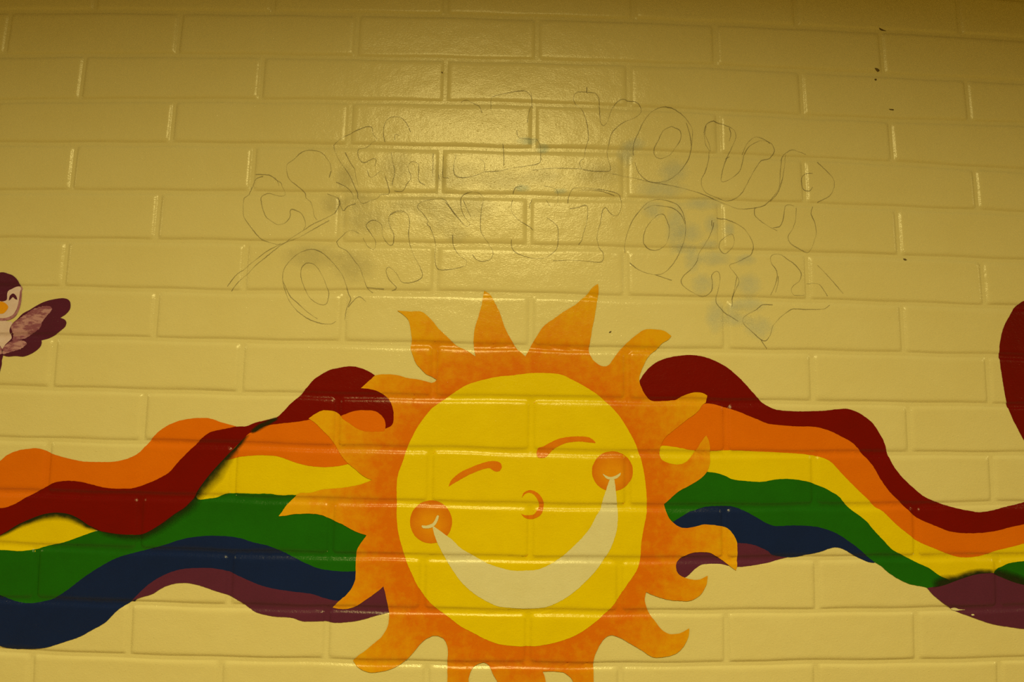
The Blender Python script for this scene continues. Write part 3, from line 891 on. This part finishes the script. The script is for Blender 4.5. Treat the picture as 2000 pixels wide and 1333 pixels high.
# ---- pencil lettering
PEN = empty('pencil_lettering', 1040, 400)
tag(PEN, 'faint pencil outline lettering arched in two rows above the sun', 'lettering')
letters = [
    # first row
    [[(492, 365), (500, 350), (514, 345)], [(499, 341), (523, 342), (531, 345), (540, 352), (549, 358), (552, 366), (556, 374), (555, 381), (548, 383), (536, 380),
      (524, 377), (514, 381), (510, 387), (511, 398), (515, 413), (520, 424), (530, 432), (542, 439), (554, 437), (562, 431), (567, 422), (567, 412), (571, 409),
      (584, 414), (590, 419), (595, 429), (597, 440), (593, 449)], [(548, 475), (541, 477), (526, 473), (510, 467), (496, 452), (487, 440), (477, 425), (475, 410),
      (477, 388), (484, 382), (492, 365)], [(537, 347), (543, 356), (545, 363)]],
    [[(647, 334), (645, 320), (637, 308), (627, 298), (610, 294), (596, 295), (584, 302), (574, 312), (561, 322), (561, 338), (566, 351), (580, 363), (595, 376),
      (598, 387), (607, 395), (612, 411), (614, 423), (620, 430)], [(647, 334), (643, 347)], [(638, 378), (654, 384), (662, 390), (663, 400), (654, 417)]],
    [[(651, 283), (672, 267), (697, 255), (716, 248), (726, 249), (729, 262), (736, 273), (726, 279), (714, 288), (701, 291), (699, 301), (703, 313), (712, 318),
      (729, 310), (735, 313), (732, 325)], [(718, 333), (721, 344), (726, 347), (744, 334)], [(651, 283), (656, 300), (664, 316), (675, 331), (685, 347), (693, 366),
      (698, 377), (699, 387), (708, 398), (724, 392), (737, 387), (744, 379), (759, 378), (759, 367), (752, 344)], [(674, 298), (685, 319), (693, 331), (695, 344),
      (699, 362)], [(657, 356), (677, 366), (688, 378), (690, 388)], [(660, 385), (669, 410), (680, 403), (695, 398)]],
    [[(752, 278), (749, 263), (751, 244), (760, 231), (780, 229), (793, 240), (802, 258)], [(771, 274), (772, 263), (780, 265)], [(764, 298), (767, 317), (771, 335),
      (767, 355), (766, 363)], [(770, 373), (786, 373), (795, 359), (803, 347), (799, 335), (797, 324), (805, 316), (816, 320), (818, 331), (817, 347), (820, 356), (830, 362)]],
    [[(900, 199), (910, 195), (927, 202), (937, 209), (941, 221)]],
    [[(891, 302), (886, 325), (888, 341), (899, 347), (921, 345), (944, 336), (946, 319), (938, 311)],
     [(846, 300), (845, 345)], [(856, 340), (858, 350)], [(866, 304), (865, 345), (876, 348)]],
    [[(959, 214), (959, 195), (962, 189), (1001, 180), (1025, 178), (1036, 187), (1039, 201), (1033, 220), (1030, 240)], [(1009, 255), (1014, 269), (1039, 272), (1048, 272),
      (1055, 286), (1056, 302), (1053, 319), (1025, 325), (993, 330), (978, 334), (946, 336)], [(982, 280), (984, 300), (984, 324)], [(1037, 180), (1040, 210)]],
    [[(1146, 170), (1146, 181)], [(1146, 181), (1161, 182), (1169, 191), (1171, 214), (1172, 234), (1174, 242), (1179, 246), (1186, 238), (1191, 224), (1196, 211),
      (1205, 200), (1215, 194), (1225, 196), (1242, 200), (1252, 210), (1251, 221), (1240, 230), (1220, 238), (1205, 249), (1194, 262), (1189, 282), (1186, 304),
      (1192, 332), (1172, 335), (1146, 333), (1136, 330), (1132, 318), (1141, 307), (1144, 290), (1149, 272), (1148, 252), (1144, 233), (1136, 214), (1123, 201),
      (1120, 191), (1126, 181), (1146, 180)]],
    [[(1237, 304), (1238, 280), (1247, 259), (1257, 238), (1273, 218), (1291, 209), (1314, 211), (1332, 224), (1344, 238), (1352, 254), (1351, 279), (1347, 305),
      (1336, 325), (1323, 340), (1303, 353), (1281, 357), (1262, 352), (1247, 337), (1240, 318)], [(1340, 240), (1347, 262), (1350, 285)],
     [(1311, 247), (1295, 256), (1285, 276), (1278, 290), (1280, 305), (1290, 310), (1306, 304), (1319, 289), (1329, 272), (1328, 256), (1311, 247)]],
    [[(1393, 236), (1380, 243), (1375, 258), (1378, 283), (1385, 296), (1383, 316), (1376, 339), (1370, 350), (1371, 365), (1380, 378), (1403, 387), (1419, 392),
      (1436, 388), (1449, 377), (1456, 365), (1472, 335), (1487, 314), (1503, 309), (1512, 296), (1508, 283), (1497, 276), (1482, 276), (1464, 286), (1455, 299),
      (1450, 317), (1444, 335), (1426, 350), (1409, 355), (1411, 334), (1418, 312), (1427, 293), (1437, 268), (1432, 253), (1411, 243), (1393, 236)],
     [(1450, 302), (1459, 281), (1475, 268), (1493, 273), (1504, 281)], [(1379, 246), (1377, 262), (1385, 283), (1387, 296)], [(1424, 250), (1427, 262), (1424, 276)],
     [(1417, 311), (1425, 305)]],
    [[(1574, 302), (1558, 296), (1546, 293), (1530, 304), (1525, 322), (1523, 349), (1521, 367), (1510, 385), (1493, 401), (1477, 406), (1474, 408), (1474, 420), (1482, 429),
      (1500, 442), (1518, 451)], [(1535, 302), (1531, 332), (1526, 357), (1518, 378), (1505, 393)], [(1596, 317), (1612, 332), (1627, 349), (1629, 365), (1620, 383),
      (1597, 395)], [(1587, 339), (1574, 339), (1566, 349), (1569, 368), (1581, 373), (1587, 365)], [(1510, 445), (1522, 443), (1528, 433), (1531, 420), (1534, 403),
      (1542, 399), (1552, 402)], [(1555, 406), (1554, 429), (1548, 447), (1539, 462), (1543, 475), (1560, 486), (1578, 493), (1584, 487), (1590, 471), (1594, 456),
      (1591, 435), (1584, 417), (1588, 403)]],
    # second row
    [[(656, 628), (647, 633), (627, 632), (602, 623), (580, 607), (564, 586), (555, 562), (552, 542), (555, 526), (566, 510), (584, 495), (608, 487), (629, 494),
      (647, 510), (667, 535), (676, 557), (680, 573), (685, 585), (676, 605), (673, 625)], [(553, 550), (566, 578), (582, 593), (602, 611), (620, 623)],
     [(598, 514), (589, 524), (588, 542), (597, 568), (607, 584), (625, 595), (638, 593), (642, 573), (638, 560), (631, 542), (620, 523), (610, 515), (598, 514)]],
    [[(657, 472), (662, 482), (678, 491), (692, 509), (703, 524), (709, 540), (717, 562), (728, 572)], [(717, 562), (750, 565)], [(765, 568), (774, 562), (760, 546),
      (754, 529), (760, 522), (774, 534), (779, 542), (785, 551), (798, 553), (816, 548), (825, 539), (820, 521), (809, 501), (801, 479), (798, 458), (800, 433),
      (796, 419), (785, 412), (771, 413), (760, 424), (761, 441), (769, 458), (768, 474), (763, 479), (753, 471), (747, 458), (746, 441), (741, 435), (730, 430),
      (719, 435), (715, 442), (725, 457), (733, 471), (731, 487), (719, 482), (709, 465)], [(701, 456), (684, 450), (665, 463), (657, 472)], [(762, 420), (775, 414), (787, 415)]],
    [[(884, 459), (885, 477), (890, 490), (899, 501), (911, 510), (909, 519), (884, 526), (858, 527), (851, 517), (849, 499), (850, 474), (840, 444), (834, 438),
      (836, 432), (828, 420), (816, 406), (819, 397), (837, 391), (860, 388), (870, 392), (881, 408), (896, 427), (911, 443), (918, 438), (911, 429), (903, 415),
      (900, 396), (903, 382), (920, 375), (935, 377), (944, 387), (941, 406), (939, 424), (939, 450), (947, 466), (956, 478), (963, 495), (957, 507), (941, 511),
      (930, 507), (923, 498)], [(905, 391), (912, 408), (920, 425)], [(870, 395), (890, 421), (906, 440)]],
    [[(1002, 378), (1007, 367), (1020, 364)], [(1001, 391), (998, 408), (1004, 421), (1017, 433), (1034, 442), (1041, 450)], [(1040, 388), (1035, 399), (1035, 408)],
     [(1062, 363), (1085, 369), (1090, 382), (1089, 396)], [(1067, 391), (1076, 405)], [(1068, 426), (1079, 433), (1089, 444), (1090, 465), (1088, 484), (1079, 495),
      (1062, 505), (1040, 505), (1019, 499), (1005, 492), (999, 480), (999, 468)]],
    [[(1109, 398), (1111, 384), (1118, 370), (1131, 367), (1160, 369), (1187, 373), (1207, 379), (1213, 389), (1213, 407), (1207, 420), (1200, 422), (1191, 416),
      (1183, 406), (1177, 411), (1173, 434), (1168, 451), (1166, 468), (1171, 484), (1178, 495), (1178, 508), (1171, 513), (1151, 511), (1116, 509), (1080, 510)],
     [(1130, 478), (1136, 470), (1140, 454), (1146, 434), (1148, 411), (1144, 401), (1127, 406), (1113, 408)], [(1135, 371), (1170, 373), (1200, 382)]],
    [[(1221, 494), (1220, 481), (1223, 463), (1230, 443), (1237, 428), (1251, 410), (1265, 396), (1282, 389), (1302, 391), (1320, 398), (1331, 411), (1337, 428),
      (1339, 446), (1337, 466), (1330, 487), (1322, 504), (1311, 520), (1297, 533), (1280, 537), (1258, 532), (1244, 525), (1230, 514)],
     [(1257, 410), (1274, 402), (1294, 403), (1314, 407), (1330, 420), (1338, 438)], [(1292, 418), (1282, 422), (1270, 434), (1261, 448), (1257, 463), (1258, 477),
      (1270, 487), (1284, 488), (1298, 480), (1305, 466), (1307, 446), (1302, 430), (1297, 420), (1292, 418)], [(1280, 537), (1312, 548)]],
    [[(1390, 430), (1390, 443)], [(1394, 435), (1392, 445), (1385, 463), (1375, 480), (1365, 496), (1361, 511), (1350, 526), (1337, 537), (1330, 549), (1335, 559),
      (1350, 570), (1370, 579), (1382, 576), (1390, 567), (1391, 550), (1390, 538), (1399, 530), (1405, 535), (1406, 549), (1402, 567), (1399, 583), (1400, 594),
      (1414, 609), (1429, 620), (1442, 628)], [(1400, 426), (1415, 428), (1436, 436), (1454, 448), (1466, 466), (1471, 481), (1468, 496), (1454, 505), (1438, 513),
      (1426, 517), (1426, 523), (1438, 538), (1443, 550), (1438, 564), (1432, 577), (1429, 600)], [(1439, 541), (1435, 562), (1430, 585)],
     [(1408, 470), (1420, 461), (1430, 458), (1434, 471), (1430, 484), (1417, 495), (1408, 489), (1405, 480), (1408, 470)]],
    [[(1505, 577), (1513, 559), (1518, 539), (1515, 526), (1507, 515), (1505, 503), (1513, 496), (1525, 497), (1537, 506), (1550, 515), (1560, 526), (1565, 536),
      (1561, 549), (1550, 558), (1545, 567), (1551, 577), (1571, 577)], [(1514, 572), (1519, 555), (1520, 540)], [(1576, 554), (1598, 555), (1609, 567), (1616, 579)], [(1621, 596), (1608, 604), (1575, 605),
      (1548, 604), (1537, 610), (1522, 622), (1509, 638), (1504, 655), (1495, 666), (1485, 663), (1467, 647), (1452, 633), (1451, 622), (1459, 615), (1477, 605),
      (1489, 596), (1509, 596)]],
]
for st in letters:
    pencil('letter', st, PEN)
guides = [[(654, 417), (637, 426), (608, 440), (595, 449), (566, 467), (546, 481), (526, 497), (499, 519), (487, 532), (472, 544), (451, 569)],
          [(643, 431), (602, 454), (584, 464), (555, 474), (523, 490), (499, 508), (476, 526), (458, 541), (444, 560)],
          [(1040, 333), (1080, 329), (1136, 330)], [(1196, 340), (1229, 346), (1270, 356), (1311, 363), (1361, 376), (1410, 395), (1442, 408), (1477, 406)],
          [(1596, 518), (1620, 543), (1647, 574)], [(1485, 663), (1498, 682)], [(680, 600), (700, 580), (715, 590)]]
for g in guides:
    pencil('guide_line', [g], PEN, width=1.2)

# ---- thin washes and smears left on the wall, and a few chips
for a in [(1222, 300, 18, 26), (1240, 282, 22, 14), (1315, 335, 30, 26), (1275, 410, 24, 18), (1320, 445, 22, 52), (1372, 398, 40, 14), (1345, 455, 30, 22), (1390, 440, 16, 22),
          (1352, 508, 18, 26), (1372, 556, 24, 22), (1462, 558, 26, 26), (1398, 618, 22, 34), (1432, 606, 18, 16), (1462, 596, 34, 16), (1482, 640, 30, 24),
          (1424, 448, 12, 14), (1455, 508, 22, 12), (1395, 505, 34, 16), (1340, 485, 30, 10), (1385, 478, 20, 10), (1290, 370, 50, 20), (1440, 625, 30, 14)]:
    blot('smudge', *a, M_SMUDGE, wall, 0.3)
for a in [(880, 345, 70, 30), (985, 352, 60, 22), (775, 330, 34, 40), (675, 350, 20, 32), (860, 415, 46, 44), (700, 392, 34, 22), (925, 405, 46, 30), (650, 398, 26, 22),
          (800, 400, 60, 20), (720, 430, 60, 30), (690, 520, 46, 34), (890, 460, 26, 18), (1170, 340, 50, 26), (1060, 345, 40, 16), (610, 500, 60, 26)]:
    blot('smudge', *a, M_GREY, wall, 0.2)
for a in [(1095, 374, 14, 6), (1030, 275, 22, 8), (1060, 290, 14, 10), (1020, 368, 16, 8)]:
    blot('smudge', *a, M_CYAN, wall, 0.4, peak=0.8)
for q in [[(1708, 134), (1713, 134), (1718, 138), (1714, 140)], [(1717, 54), (1724, 56), (1732, 59), (1722, 58)], [(1708, 154), (1712, 154), (1712, 157), (1709, 157)],
          [(1765, 505), (1770, 505), (1772, 508), (1767, 509)], [(862, 140), (864, 140), (865, 143), (863, 143)], [(1189, 649), (1194, 647), (1193, 650), (1190, 651)],
          [(1736, 213), (1746, 214), (1745, 216), (1738, 215)]]:
    patch('chip', q, M_CHIP, wall, 0.2, step=1.5, rough_edge=0.2)
